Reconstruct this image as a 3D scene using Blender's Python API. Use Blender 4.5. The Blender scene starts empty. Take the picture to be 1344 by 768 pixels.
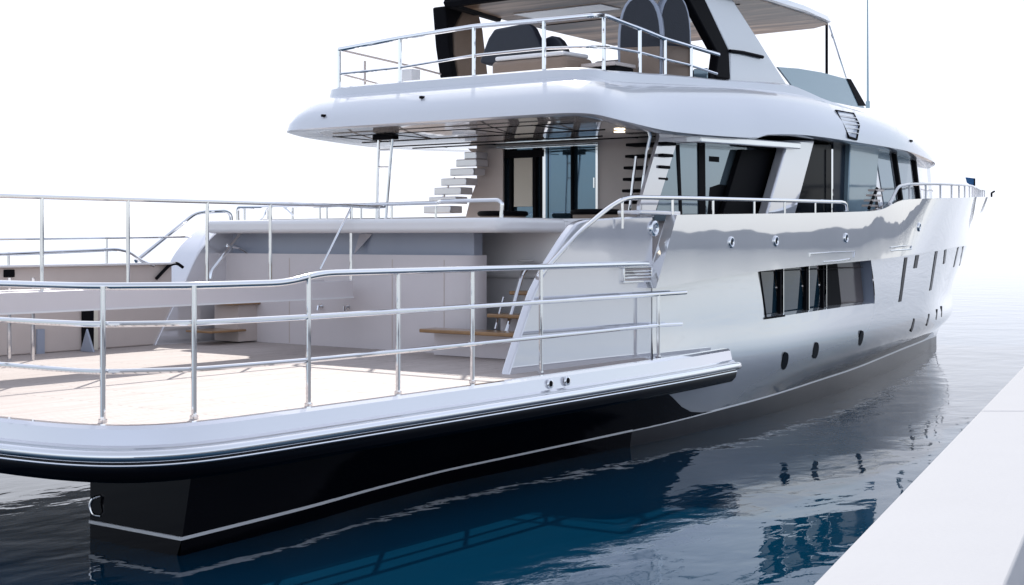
import bpy, bmesh, math, random
from mathutils import Vector, Matrix
from mathutils.bvhtree import BVHTree
random.seed(7)
SC = bpy.context.scene
COL = SC.collection
R = math.radians

# ------------------------------------------------------------------ camera, sky, sun, exposure
# world axes: X towards the bow, Y to port, Z up, water at z = 0
F, CX, HY, EYE, TH = 1900.0, 672.0, 312.0, 2.45, R(36.93)
CAM = Vector((0, -12.2, EYE))
VD = Vector((math.cos(TH), math.sin(TH), 0)); RT = Vector((math.sin(TH), -math.cos(TH), 0))
cd = bpy.data.cameras.new('camera'); cam = bpy.data.objects.new('camera', cd); COL.objects.link(cam)
cam.location = CAM
cam.rotation_euler = (R(90), 0, TH - R(90))
cd.sensor_width = 36; cd.lens = F / 1344 * 36; cd.shift_y = -(384 - HY) / 1344
cd.clip_start = 0.1; cd.clip_end = 20000
SC.camera = cam

SUN_EL, SUN_AZ = R(44), R(37)                 # azimuth measured from +X towards +Y
sd = Vector((math.cos(SUN_EL) * math.cos(SUN_AZ), math.cos(SUN_EL) * math.sin(SUN_AZ), math.sin(SUN_EL)))
w = bpy.data.worlds.new('World'); SC.world = w; w.use_nodes = True
nt = w.node_tree; nt.nodes.clear()
so = nt.nodes.new('ShaderNodeOutputWorld'); bg = nt.nodes.new('ShaderNodeBackground')
sk = nt.nodes.new('ShaderNodeTexSky'); sk.sky_type = 'NISHITA'; sk.sun_disc = False
sk.sun_elevation = SUN_EL; sk.sun_rotation = math.atan2(sd.x, sd.y)
sk.air_density = 1.0; sk.dust_density = 1.2; sk.ozone_density = 2.0; sk.altitude = 0
bg.inputs[1].default_value = 0.15
hs = nt.nodes.new('ShaderNodeHueSaturation'); hs.inputs['Saturation'].default_value = 0.55
tint = nt.nodes.new('ShaderNodeMix'); tint.data_type = 'RGBA'; tint.blend_type = 'MULTIPLY'; tint.inputs[0].default_value = 1; tint.inputs[7].default_value = (0.96, 0.98, 1.06, 1)
nt.links.new(sk.outputs[0], hs.inputs['Color']); mn = nt.nodes.new('ShaderNodeVectorMath'); mn.operation = 'MINIMUM'; mn.inputs[1].default_value = (5.3, 5.4, 5.6)   # the haze evens out the glow on the sun's side
nt.links.new(hs.outputs[0], mn.inputs[0]); nt.links.new(mn.outputs[0], tint.inputs[6]); 
veil = nt.nodes.new('ShaderNodeMix'); veil.data_type = 'RGBA'; veil.inputs[0].default_value = 0.38; veil.inputs[7].default_value = (4.4, 4.6, 5.0, 1)   # thin even high haze
nt.links.new(tint.outputs[2], veil.inputs[6]); nt.links.new(veil.outputs[2], bg.inputs[0]); nt.links.new(bg.outputs[0], so.inputs[0])
sl = bpy.data.lights.new('sun', 'SUN'); sl.energy = 3.1; sl.angle = R(0.55); sl.color = (1, 0.95, 0.88)
sun = bpy.data.objects.new('sun', sl); COL.objects.link(sun)
sun.rotation_euler = (-sd).to_track_quat('-Z', 'Y').to_euler()
SC.view_settings.view_transform = 'Standard'; SC.view_settings.look = 'None'
SC.view_settings.exposure = 0.68; SC.view_settings.gamma = 1
SC.cycles.max_bounces = 8; SC.cycles.glossy_bounces = 5; SC.cycles.diffuse_bounces = 3
SC.cycles.use_denoising = True
SC.cycles.sample_clamp_indirect = 8

# ------------------------------------------------------------------ surveying helper: photo ray onto a physical plane
def at(x, y, X=None, Y=None, Z=None):
    r = VD + RT * ((x - CX) / F) + Vector((0, 0, (HY - y) / F))
    if X is not None: t = X / r.x
    elif Y is not None: t = (Y - CAM.y) / r.y
    else: t = (Z - EYE) / r.z
    return CAM + r * t
def V(*a): return Vector(a)
def lerp(a, b, t): return a + (b - a) * t
def sm(a, b, x):
    t = min(1, max(0, (x - a) / (b - a))); return t * t * (3 - 2 * t)
def curve(pts):
    xs = [p[0] for p in pts]; n = len(xs)
    ys = [p[1] for p in pts]
    d = [(ys[i+1] - ys[i]) / (xs[i+1] - xs[i]) for i in range(n-1)]
    m = [d[0]] + [0 if d[i-1] * d[i] <= 0 else 2 * d[i-1] * d[i] / (d[i-1] + d[i]) for i in range(1, n-1)] + [d[-1]]
    def f(x):
        if x <= xs[0]: return ys[0]
        if x >= xs[-1]: return ys[-1]
        i = max(k for k in range(n-1) if xs[k] <= x); h = xs[i+1] - xs[i]; t = (x - xs[i]) / h
        return ((2*t**3 - 3*t*t + 1) * ys[i] + (t**3 - 2*t*t + t) * h * m[i] + (-2*t**3 + 3*t*t) * ys[i+1] + (t**3 - t*t) * h * m[i+1])
    return f

# ------------------------------------------------------------------ materials
def mat(name, col, rough=0.4, metal=0.0, coat=0.0, ior=1.5, spec=0.5, var=0.0, vscale=3.0, bump=0.0, bscale=20.0, rvar=0.0):
    m = bpy.data.materials.new(name); m.use_nodes = True
    n = m.node_tree.nodes; l = m.node_tree.links; b = n['Principled BSDF']
    b.inputs['Base Color'].default_value = (*col, 1); b.inputs['Roughness'].default_value = rough
    b.inputs['Metallic'].default_value = metal; b.inputs['Coat Weight'].default_value = coat
    b.inputs['Coat Roughness'].default_value = 0.012
    b.inputs['IOR'].default_value = ior; b.inputs['Specular IOR Level'].default_value = spec
    tc = n.new('ShaderNodeTexCoord')
    if var or rvar:
        nz = n.new('ShaderNodeTexNoise'); nz.inputs['Scale'].default_value = vscale; nz.inputs['Detail'].default_value = 5
        l.new(tc.outputs['Object'], nz.inputs['Vector'])
    if var:
        mx = n.new('ShaderNodeMix'); mx.data_type = 'RGBA'
        mx.inputs[6].default_value = (*[c * (1 - var) for c in col], 1); mx.inputs[7].default_value = (*[min(1, c * (1 + var)) for c in col], 1)
        l.new(nz.outputs[0], mx.inputs[0]); l.new(mx.outputs[2], b.inputs['Base Color'])
    if rvar:
        mr = n.new('ShaderNodeMapRange'); mr.inputs[3].default_value = max(0.01, rough - rvar); mr.inputs[4].default_value = rough + rvar
        l.new(nz.outputs[0], mr.inputs[0]); l.new(mr.outputs[0], b.inputs['Roughness'])
    if bump:
        n2 = n.new('ShaderNodeTexNoise'); n2.inputs['Scale'].default_value = bscale; n2.inputs['Detail'].default_value = 3
        bp = n.new('ShaderNodeBump'); bp.inputs['Strength'].default_value = 1.0; bp.inputs['Distance'].default_value = bump
        l.new(tc.outputs['Object'], n2.inputs['Vector']); l.new(n2.outputs[0], bp.inputs['Height']); l.new(bp.outputs[0], b.inputs['Normal'])
    return m
M = {}
M['white'] = mat('white_gelcoat', (0.80, 0.79, 0.80), 0.22, coat=0.6, var=0.03, vscale=1.2, bump=0.0012, bscale=1.5)
M['hull'] = mat('silver_hull_paint', (0.86, 0.865, 0.88), 0.02, metal=0.60, coat=1.0, var=0.03, vscale=0.8, bump=0.0009, bscale=0.9)
M['wing'] = mat('pearl_coaming_paint', (0.74, 0.74, 0.78), 0.04, metal=0.5, coat=1.0, var=0.03, vscale=0.8, bump=0.0035, bscale=0.7)
M['fly'] = mat('pearl_flybridge_paint', (0.74, 0.76, 0.80), 0.24, metal=0.12, coat=0.8, var=0.02, vscale=0.7, bump=0.0015, bscale=1.2)
M['black'] = mat('gloss_black', (0.003, 0.003, 0.005), 0.10, spec=0.15, bump=0.0012, bscale=1.6)
M['boot'] = mat('dark_boot_paint', (0.035, 0.035, 0.04), 0.3, spec=0.3, var=0.3, vscale=3)
M['stripe'] = mat('white_stripe_paint', (0.75, 0.76, 0.78), 0.3)
M['chrome'] = mat('polished_steel', (0.78, 0.79, 0.81), 0.07, metal=1.0, rvar=0.04, vscale=6)
M['glass'] = mat('tinted_glass', (0.010, 0.030, 0.048), 0.03, coat=0.3, ior=1.5, spec=0.5, bump=0.002, bscale=0.8)
M['doorglass'] = mat('blue_tinted_door_glass', (0.11, 0.19, 0.26), 0.03, metal=0.8, coat=0.5, bump=0.0015, bscale=0.8)
M['navyglass'] = mat('dark_navy_glass', (0.012, 0.022, 0.040), 0.2, spec=0.10)
M['smoked'] = mat('smoked_brown_glass', (0.13, 0.11, 0.11), 0.12, spec=0.4)
M['port'] = mat('dark_port_glass', (0.003, 0.005, 0.009), 0.15, spec=0.06)
M['paleglass'] = mat('pale_reflective_glass', (0.20, 0.27, 0.32), 0.06, metal=0.6, coat=0.6, bump=0.002, bscale=0.9)
M['screen'] = mat('blue_grey_windscreen', (0.25, 0.36, 0.43), 0.12, metal=0.25, coat=0.5)
M['trim'] = mat('black_trim', (0.007, 0.007, 0.009), 0.55, spec=0.05)
M['navy'] = mat('navy_upholstery', (0.012, 0.016, 0.028), 0.45, var=0.15, vscale=12, bump=0.002, bscale=60)
M['tan'] = mat('tan_leather', (0.26, 0.19, 0.145), 0.45, var=0.12, vscale=6, bump=0.002, bscale=40)
M['mauve'] = mat('mauve_grey_paint', (0.70, 0.655, 0.665), 0.3, coat=0.3, var=0.05, vscale=2)
M['taupe'] = mat('taupe_panel', (0.60, 0.525, 0.49), 0.35, coat=0.3, var=0.08, vscale=2.5)
M['bluegrey'] = mat('blue_grey_panel', (0.33, 0.37, 0.46), 0.3, coat=0.4)
M['cream'] = mat('cream_matt', (0.75, 0.70, 0.60), 0.7)
M['amber'] = mat('varnished_wood', (0.30, 0.17, 0.075), 0.3, coat=0.4, var=0.3, vscale=9)
M['flag'] = mat('blue_flag_cloth', (0.02, 0.10, 0.25), 0.8)
M['quay'] = mat('white_painted_concrete', (0.40, 0.405, 0.425), 0.6, spec=0.08, var=0.03, vscale=2.5, bump=0.0015, bscale=30)
M['grey'] = mat('pale_grey_concrete', (0.40, 0.42, 0.46), 0.7, var=0.08, vscale=2)
M['hill'] = mat('hazy_scrub_hillside', (0.045, 0.055, 0.075), 0.9, var=0.25, vscale=0.02)

def teak():
    m = bpy.data.materials.new('bleached_teak_planks'); m.use_nodes = True
    n = m.node_tree.nodes; l = m.node_tree.links; b = n['Principled BSDF']
    tc = n.new('ShaderNodeTexCoord')
    br = n.new('ShaderNodeTexBrick'); br.offset = 0.37; br.inputs['Scale'].default_value = 1
    br.inputs['Brick Width'].default_value = 1.9; br.inputs['Row Height'].default_value = 0.065
    br.inputs['Mortar Size'].default_value = 0.005; br.inputs['Mortar Smooth'].default_value = 0.2
    br.inputs['Color1'].default_value = (0.56, 0.50, 0.475, 1); br.inputs['Color2'].default_value = (0.50, 0.44, 0.415, 1)
    br.inputs['Mortar'].default_value = (0.13, 0.11, 0.10, 1)
    l.new(tc.outputs['Object'], br.inputs['Vector'])
    mp = n.new('ShaderNodeMapping'); mp.inputs['Scale'].default_value = (1.2, 14, 1)
    nz = n.new('ShaderNodeTexNoise'); nz.inputs['Scale'].default_value = 3; nz.inputs['Detail'].default_value = 8
    l.new(tc.outputs['Object'], mp.inputs[0]); l.new(mp.outputs[0], nz.inputs['Vector'])
    mx = n.new('ShaderNodeMix'); mx.data_type = 'RGBA'; mx.blend_type = 'MULTIPLY'; mx.inputs[0].default_value = 0.55
    cr = n.new('ShaderNodeValToRGB'); cr.color_ramp.elements[0].position = 0.3; cr.color_ramp.elements[0].color = (0.6, 0.56, 0.54, 1); cr.color_ramp.elements[1].position = 0.7
    l.new(nz.outputs[0], cr.inputs[0]); l.new(br.outputs[0], mx.inputs[6]); l.new(cr.outputs[0], mx.inputs[7])
    l.new(mx.outputs[2], b.inputs['Base Color']); b.inputs['Roughness'].default_value = 0.65
    bp = n.new('ShaderNodeBump'); bp.inputs['Distance'].default_value = 0.002; l.new(nz.outputs[0], bp.inputs['Height']); l.new(bp.outputs[0], b.inputs['Normal'])
    return m
M['teak'] = teak()

def headliner(name, cols, rough, sc, coat, cior):
    m = bpy.data.materials.new(name); m.use_nodes = True
    n = m.node_tree.nodes; l = m.node_tree.links; b = n['Principled BSDF']
    tc = n.new('ShaderNodeTexCoord'); mp = n.new('ShaderNodeMapping'); mp.inputs['Scale'].default_value = sc
    l.new(tc.outputs['Object'], mp.inputs[0])
    nz = n.new('ShaderNodeTexNoise'); nz.inputs['Scale'].default_value = 1.0; nz.inputs['Detail'].default_value = 4; nz.inputs['Distortion'].default_value = 0.6
    l.new(mp.outputs[0], nz.inputs['Vector'])
    cr = n.new('ShaderNodeValToRGB'); e = cr.color_ramp.elements
    e[0].position = 0.38; e[0].color = (*cols[0], 1); e[1].position = 0.62; e[1].color = (*cols[2], 1)
    k = e.new(0.5); k.color = (*cols[1], 1)
    l.new(nz.outputs[0], cr.inputs[0]); l.new(cr.outputs[0], b.inputs['Base Color'])
    b.inputs['Roughness'].default_value = rough; b.inputs['Coat Weight'].default_value = coat; b.inputs['Coat IOR'].default_value = cior; b.inputs['Coat Roughness'].default_value = 0.03
    bp = n.new('ShaderNodeBump'); bp.inputs['Distance'].default_value = 0.004; l.new(nz.outputs[0], bp.inputs['Height']); l.new(bp.outputs[0], b.inputs['Normal'])
    return m
M['headliner'] = headliner('lacquered_wood_headliner', [(0.06, 0.032, 0.018), (0.20, 0.12, 0.075), (0.44, 0.31, 0.22)], 0.4, (3.2, 0.35, 1), 0.12, 1.5)
M['soffit'] = headliner('lacquered_soffit', [(0.62, 0.54, 0.48), (0.70, 0.62, 0.56), (0.78, 0.71, 0.66)], 0.10, (2, 0.4, 1), 1.0, 2.2)

def water():
    m = bpy.data.materials.new('calm_sea_water'); m.use_nodes = True
    n = m.node_tree.nodes; l = m.node_tree.links; b = n['Principled BSDF']
    b.inputs['Base Color'].default_value = (0.0012, 0.026, 0.056, 1); b.inputs['Roughness'].default_value = 0.015
    b.inputs['IOR'].default_value = 1.333; b.inputs['Specular IOR Level'].default_value = 0.5
    tc = n.new('ShaderNodeTexCoord'); prev = None
    for sc, rot, stretch, dist, det in ((0.35, 20, 1.0, 0.020, 2), (1.0, 50, 1.6, 0.0135, 2), (3.6, -35, 1.8, 0.0024, 3)):
        mp = n.new('ShaderNodeMapping'); mp.inputs['Rotation'].default_value = (0, 0, R(rot)); mp.inputs['Scale'].default_value = (sc, sc * stretch, sc)
        nz = n.new('ShaderNodeTexNoise'); nz.inputs['Scale'].default_value = 1; nz.inputs['Detail'].default_value = det
        nz.inputs['Roughness'].default_value = 0.45; nz.inputs['Distortion'].default_value = 0.4
        l.new(tc.outputs['Object'], mp.inputs[0]); l.new(mp.outputs[0], nz.inputs['Vector'])
        bp = n.new('ShaderNodeBump'); bp.inputs['Distance'].default_value = dist; bp.inputs['Strength'].default_value = 1.0
        l.new(nz.outputs[0], bp.inputs['Height'])
        if prev: l.new(prev.outputs[0], bp.inputs['Normal'])
        prev = bp
    l.new(prev.outputs[0], b.inputs['Normal'])
    return m
M['water'] = water()

# ------------------------------------------------------------------ mesh helpers
class MB:
    def __init__(s): s.bm = bmesh.new()
    def box(s, c, size, rot=None, yaw=0):
        m = Matrix.Translation(Vector(c)) @ (rot.to_4x4() if rot else Matrix.Rotation(yaw, 4, 'Z')) @ Matrix.Diagonal((*size, 1))
        bmesh.ops.create_cube(s.bm, size=1, matrix=m); return s
    def face(s, pts): s.bm.faces.new([s.bm.verts.new(p) for p in pts]); return s
    def prism(s, pts, off):
        off = Vector(off); a = [s.bm.verts.new(p) for p in pts]; b = [s.bm.verts.new(Vector(p) + off) for p in pts]; n = len(pts)
        s.bm.faces.new(a); s.bm.faces.new(b[::-1])
        for i in range(n): s.bm.faces.new((a[i], b[i], b[(i+1) % n], a[(i+1) % n]))
        return s
    def loft(s, rows, closed=False, skip=None, cap=False):
        vs = [[s.bm.verts.new(p) for p in r] for r in rows]
        for i in range(len(vs) - 1):
            n = len(vs[i])
            for j in range(n if closed else n - 1):
                if skip and skip(i, j): continue
                k = (j + 1) % n
                q = []
                for v in (vs[i][j], vs[i][k], vs[i+1][k], vs[i+1][j]):
                    if all((v.co - u.co).length > 1e-5 for u in q): q.append(v)
                if len(q) >= 3: s.bm.faces.new(q)
        if cap:
            for r in (vs[0], vs[-1]): s.bm.faces.new(r)
        return s
    def tube(s, pts, r, n=10, closed=False, bend=0.0):
        pts = [Vector(p) for p in pts]
        if bend: pts = fillet(pts, bend)
        N = len(pts); rings = []; up = None
        for i, p in enumerate(pts):
            if closed: a, b = pts[i-1], pts[(i+1) % N]
            else: a, b = pts[max(0, i-1)], pts[min(N-1, i+1)]
            t1 = (p - a).normalized() if (p - a).length > 1e-9 else (b - p).normalized()
            t2 = (b - p).normalized() if (b - p).length > 1e-9 else t1
            t = (t1 + t2).normalized(); sc = 1 / max(0.5, t.dot(t1))
            if up is None: up = V(0, 0, 1) if abs(t.z) < 0.9 else V(1, 0, 0)
            u = (up - t * up.dot(t)).normalized(); v = t.cross(u); up = u
            rr = r(i / (N - 1)) if callable(r) else r
            rings.append([s.bm.verts.new(p + (u * math.cos(2*math.pi*k/n) + v * math.sin(2*math.pi*k/n)) * rr * (sc if abs(sc) < 1.5 else 1)) for k in range(n)])
        for i in range(N if closed else N - 1):
            A, B = rings[i], rings[(i+1) % N]
            for k in range(n): s.bm.faces.new((A[k], A[(k+1) % n], B[(k+1) % n], B[k]))
        if not closed: s.bm.faces.new(rings[0][::-1]); s.bm.faces.new(rings[-1])
        return s
    def disc(s, c, nrm, r, th, n=16, sx=1, up=V(0, 0, 1)):
        nrm = Vector(nrm).normalized(); u = (up - nrm * up.dot(nrm)).normalized(); v = nrm.cross(u)
        return s.prism([Vector(c) + u * math.cos(2*math.pi*k/n) * r + v * math.sin(2*math.pi*k/n) * r * sx for k in range(n)], nrm * th)
    def ring(s, c, nrm, r, th, sx=1, n=18, up=V(0, 0, 1)):
        nrm = Vector(nrm).normalized(); u = (up - nrm * up.dot(nrm)).normalized(); v = nrm.cross(u)
        return s.tube([Vector(c) + u * math.cos(2*math.pi*k/n) * r + v * math.sin(2*math.pi*k/n) * r * sx for k in range(n)], th, 8, True)
    def ball(s, c, size, seg=16):
        bmesh.ops.create_uvsphere(s.bm, u_segments=seg, v_segments=seg//2, radius=1, matrix=Matrix.Translation(Vector(c)) @ Matrix.Diagonal((*size, 1))); return s
    def build(s, name, m, parent=None, bevel=0, angle=35, seg=3, keep=False):
        bm = s.bm
        if not keep:
            bmesh.ops.recalc_face_normals(bm, faces=bm.faces)
        root = parent
        while root is not None and root.parent is not None: root = root.parent
        if root is not None: bmesh.ops.translate(bm, vec=-root.location, verts=bm.verts)
        me = bpy.data.meshes.new(name); bm.to_mesh(me); bm.free()
        for p in me.polygons: p.use_smooth = True
        me.set_sharp_from_angle(angle=R(angle))
        o = bpy.data.objects.new(name, me); COL.objects.link(o)
        me.materials.append(M[m] if isinstance(m, str) else m)
        if parent is not None: o.parent = parent
        if bevel:
            b = o.modifiers.new('bevel', 'BEVEL'); b.width = bevel; b.segments = seg; b.limit_method = 'ANGLE'; b.angle_limit = R(40)
            b.harden_normals = False
        return o
def fillet(pts, r, k=5):
    out = [pts[0]]
    for i in range(1, len(pts) - 1):
        p, a, b = pts[i], pts[i-1], pts[i+1]
        d = min(r, (a - p).length * 0.45, (b - p).length * 0.45)
        p0 = p + (a - p).normalized() * d; p1 = p + (b - p).normalized() * d
        for j in range(k + 1):
            t = j / k; out.append((1-t)**2 * p0 + 2*t*(1-t) * p + t*t * p1)
    out.append(pts[-1]); return out
def empty(name, loc, label, cat, group=None):
    o = bpy.data.objects.new(name, None); COL.objects.link(o); o.location = loc
    o['label'] = label; o['category'] = cat
    if group: o['group'] = group
    return o
def kind(o, k, label=None):
    o['kind'] = k
    if label: o['label'] = label
    return o

# ------------------------------------------------------------------ the setting: sea, distant coast, quay
kind(MB().face([V(-6000, -6000, 0), V(6000, -6000, 0), V(6000, 6000, 0), V(-6000, 6000, 0)]).build('water', 'water'), 'structure', 'calm dark blue sea around the yacht turning white far out')
mb = MB(); rows = [[], [], []]
for i in range(601):                                        # low headland out to starboard, beyond the frame; it mirrors in the hull
    a = lerp(-78, 15.5, i / 600); d = 2600; q = i / 5
    h = (29 + 6 * math.sin(q * 0.21) + 4 * math.sin(q * 0.53 + 1) + 3 * math.sin(q * 1.3) + 1.6 * math.sin(q * 3.1 + 2) + 0.8 * math.sin(q * 7.3)) * sm(0, 10, q) * sm(120, 116, q)
    for k, (dd, hh) in enumerate(((d, -1), (d + 260, h), (d + 900, -1))):
        rows[k].append(V(dd * math.cos(R(a)), dd * math.sin(R(a)), hh))
kind(mb.loft(rows).build('hills', 'hill', angle=60), 'structure', 'low hazy coast')

q0, q1 = at(1065, 768, Z=1.35), at(1344, 480, Z=1.35)
qd = (q1 - q0).normalized(); qn = V(qd.y, -qd.x, 0)         # along the wall, and away from the water
QA, QB = q0 - qd * 7, q0 + qd * 10.2
wallq = empty('quay_wall', QA, 'low white wall with smooth capping slabs at the lower right, across the water from the yacht', 'wall')
seam = at(1317, 541, Z=1.35); s0 = (seam - QA).dot(qd); cw = 0.565
L = (QB - QA).length
cuts = [0, s0 - 5.4, s0, L]; skew = RT * (cw / qn.dot(RT))
for a, b in zip(cuts[:-1], cuts[1:]):
    p = QA + qd * (a + 0.007); q = QA + qd * (b - 0.007)
    MB().prism([p, q, q + skew, p + skew], V(0, 0, -0.12)).build('capping_slab', 'quay', wallq, bevel=0.012)
p = QA + qn * 0.05; q = QB + qn * 0.05
MB().prism([V(p.x, p.y, -1.2), V(q.x, q.y, -1.2), V(q.x, q.y, 1.228), V(p.x, p.y, 1.228)], qn * (cw - 0.1)).build('wall_face', 'quay', wallq)
p = QA + qn * (cw - 0.04); q = QB + qn * (cw - 0.04)
kind(MB().prism([V(p.x, p.y, 0.8), V(q.x, q.y, 0.8), V(q.x, q.y, 0.8) + qn * 3.5, V(p.x, p.y, 0.8) + qn * 3.5], V(0, 0, -2)).build('quay', 'grey'), 'structure', 'pale quay paving behind the white wall')

# ------------------------------------------------------------------ the yacht
ZP = 1.07
Y = empty('yacht', V(6.4, -0.4, 0), 'large white and silver motor yacht with black stern, moored stern deck towards the camera', 'yacht')

# --- hull shape: half-breadth tables (starboard side, Y negative), X aft -> fwd
ys_ = curve([(7.36, -3.5), (8.8, -3.36), (10.06, -3.17), (11.3, -3.06), (12.6, -3.08), (14.2, -3.13), (15.0, -3.15), (16.9, -3.11), (20.9, -2.68), (25.3, -1.82), (28.9, -0.98), (32.45, -0.01)])
zs_ = curve([(7.36, 0.14), (11, 0.15), (15.1, 0.205), (17.1, 0.25), (21.5, 0.31), (26, 0.32), (29.5, 0.28), (32.5, 0.2)])
yc_ = curve([(7.36, -3.62), (10, -3.52), (14, -3.40), (17, -3.41), (20.5, -3.27), (24, -2.76), (28, -1.84), (31, -0.90), (33.1, -0.01)])
yd_ = curve([(14, -3.405), (17, -3.44), (20.6, -3.37), (24, -2.94), (28, -1.85), (31, -0.90), (33.5, -0.01)])
ye_ = curve([(14, -3.405), (17, -3.45), (20.6, -3.42), (24, -3.08), (28, -2.22), (31, -1.30), (33.5, -0.42), (34.75, -0.01)])
ze_ = curve([(14.3, 1.87), (17, 2.02), (20.6, 2.12), (24, 2.24), (28, 2.32), (34.9, 2.32)])
zd_ = curve([(14.3, 1.36), (17.1, 1.39), (20.6, 1.45), (26, 1.42), (33.75, 1.40)])
yt_ = curve([(14.4, -3.53), (20.4, -3.53), (24, -3.30), (27, -2.70), (30, -1.83), (33, -0.88), (35.2, -0.22), (35.95, -0.01)])
zt_ = curve([(14.4, 2.71), (20.3, 2.84), (20.7, 2.86), (21.7, 3.03), (22.2, 3.06), (25, 3.15), (30, 3.30), (36.06, 3.46)])
W0, W1 = 16.95, 20.68                                        # hull window
XS = sorted(set([14.4 + i * (34 - 14.4) / 60 for i in range(61)] + [W0, W1]))
def sx(x, end): return x + (end - 34.0) * sm(21, 34, x) ** 1.5
ROWS = [(lambda x: (ys_(x) * 0.92, -0.5), 32.45), (lambda x: (ys_(x) + 0.03 if x < 31 else ys_(x), 0.0), 32.45), (lambda x: (ys_(x), zs_(x)), 32.45),
        (lambda x: (yc_(x), 0.82), 33.1), (lambda x: (yd_(x), zd_(x)), 33.5), (lambda x: (ye_(x), ze_(x)), 34.75)]
dsh = curve([(14.4, 0), (16.95, 0.20), (20.68, 0.30), (24, 0.25), (34, 0)])
def hullpt(k, x):
    f, e = ROWS[k]; X = sx(x, e) + (dsh(x) if k == 4 else 0); y, z = f(X); return V(X, y, z)
def fine(rows, sub=4):                                       # smooth the section between the designed rows
    out = []
    for i in range(len(rows) - 1):
        for t in range(sub): out.append([rows[i][j].lerp(rows[i+1][j], t / sub) for j in range(len(rows[i]))])
    out.append(rows[-1]); return out
def mirror(rows): return [[V(p.x, -p.y, p.z) for p in r] for r in rows]
body = [[hullpt(k, x) for x in XS] for k in (2, 3, 4, 5)]
jw0, jw1 = XS.index(W0), XS.index(W1)
def catmull(rows, sub=5):
    out = []; n = len(rows)
    for i in range(n - 1):
        for s_ in range(sub):
            t = s_ / sub; r = []
            for j in range(len(rows[0])):
                p0, p1, p2, p3 = rows[max(0, i-1)][j], rows[i][j], rows[i+1][j], rows[min(n-1, i+2)][j]
                r.append(0.5 * (2*p1 + (p2-p0)*t + (2*p0 - 5*p1 + 4*p2 - p3)*t*t + (3*p1 - p0 - 3*p2 + p3)*t**3))
            out.append(r)
    out.append(rows[-1]); return out
body = catmull(body, 5)
mb = MB(); mb.loft(body, skip=lambda i, j: 10 <= i < 15 and jw0 <= j < jw1)
mb.loft(mirror(body)); hull = mb.build('hull', 'hull', Y, angle=50)
hull_bm = bmesh.new(); tmp = MB(); tmp.loft(body); tmp.bm.normal_update(); BODY = BVHTree.FromBMesh(tmp.bm)
# dark band below the stripe
band = [[hullpt(k, x) for x in XS] for k in (0, 1, 2)]
MB().loft(band).loft(mirror(band)).build('boot_band', 'boot', Y, angle=50)
# white stripe a little proud of the hull
def ribbon(xs, f, h, out=0.006):
    rows = [[], [], [], []]
    for x in xs:
        y, z = f(x)
        for k, (dz, dy) in enumerate(((-h, 0.01), (-h, -out), (h, -out), (h, 0.01))): rows[k].append(V(x, y + dy, z + dz))
    return rows
xs = [7.36 + i * (32.35 - 7.36) / 120 for i in range(121)]
mb = MB().loft(ribbon(xs, lambda x: (ys_(x), zs_(x)), 0.013))
mb.box((7.352, -2.94, 0.14), (0.02, 1.13, 0.026))
mb.loft(mirror(ribbon(xs[30:], lambda x: (ys_(x), zs_(x)), 0.017))).build('waterline_stripe', 'stripe', Y)
# black stern under the bathing platform, with its corner pontoon
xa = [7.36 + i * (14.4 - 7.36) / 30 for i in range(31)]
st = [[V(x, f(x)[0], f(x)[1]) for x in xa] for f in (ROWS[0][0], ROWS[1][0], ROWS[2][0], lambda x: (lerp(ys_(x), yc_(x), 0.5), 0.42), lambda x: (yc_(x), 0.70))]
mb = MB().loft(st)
inner = [[V(x, -2.37, z) for x in (7.36, 13.4)] for z in (-0.5, 0.7)]
mb.loft(inner)
mb.face([V(7.36, -3.22, -0.5), V(7.36, -3.5, 0.14), V(7.36, -3.62, 0.70), V(7.36, -2.37, 0.70), V(7.36, -2.37, -0.5)])
mb.face([V(13.4, -2.37, -0.5), V(13.4, 2.3, -0.5), V(13.4, 2.3, 0.7), V(13.4, -2.37, 0.7)])
mb.loft([[V(x, -ROWS[k][0](x)[0] * 0.8, z) for x in (12.5, 13.4, 14.4)] for k, z in ((0, -0.5), (2, 0.14), (3, 0.7))])
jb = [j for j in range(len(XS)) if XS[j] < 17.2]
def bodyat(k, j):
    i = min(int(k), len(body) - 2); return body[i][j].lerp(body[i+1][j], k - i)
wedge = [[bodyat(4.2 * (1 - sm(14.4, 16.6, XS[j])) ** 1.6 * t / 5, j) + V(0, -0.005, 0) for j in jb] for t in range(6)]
mb.loft(wedge)                                              # dark hull reflection painted in as a curved black wedge above the stripe
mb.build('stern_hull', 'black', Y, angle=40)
# towing eye on the transom
MB().tube([V(7.36, -2.50, 0.20), V(7.31, -2.47, 0.21), V(7.30, -2.44, 0.28), V(7.31, -2.47, 0.35), V(7.36, -2.50, 0.36)], 0.013, bend=0.04).build('towing_eye', 'chrome', Y, bevel=0.003)
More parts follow.
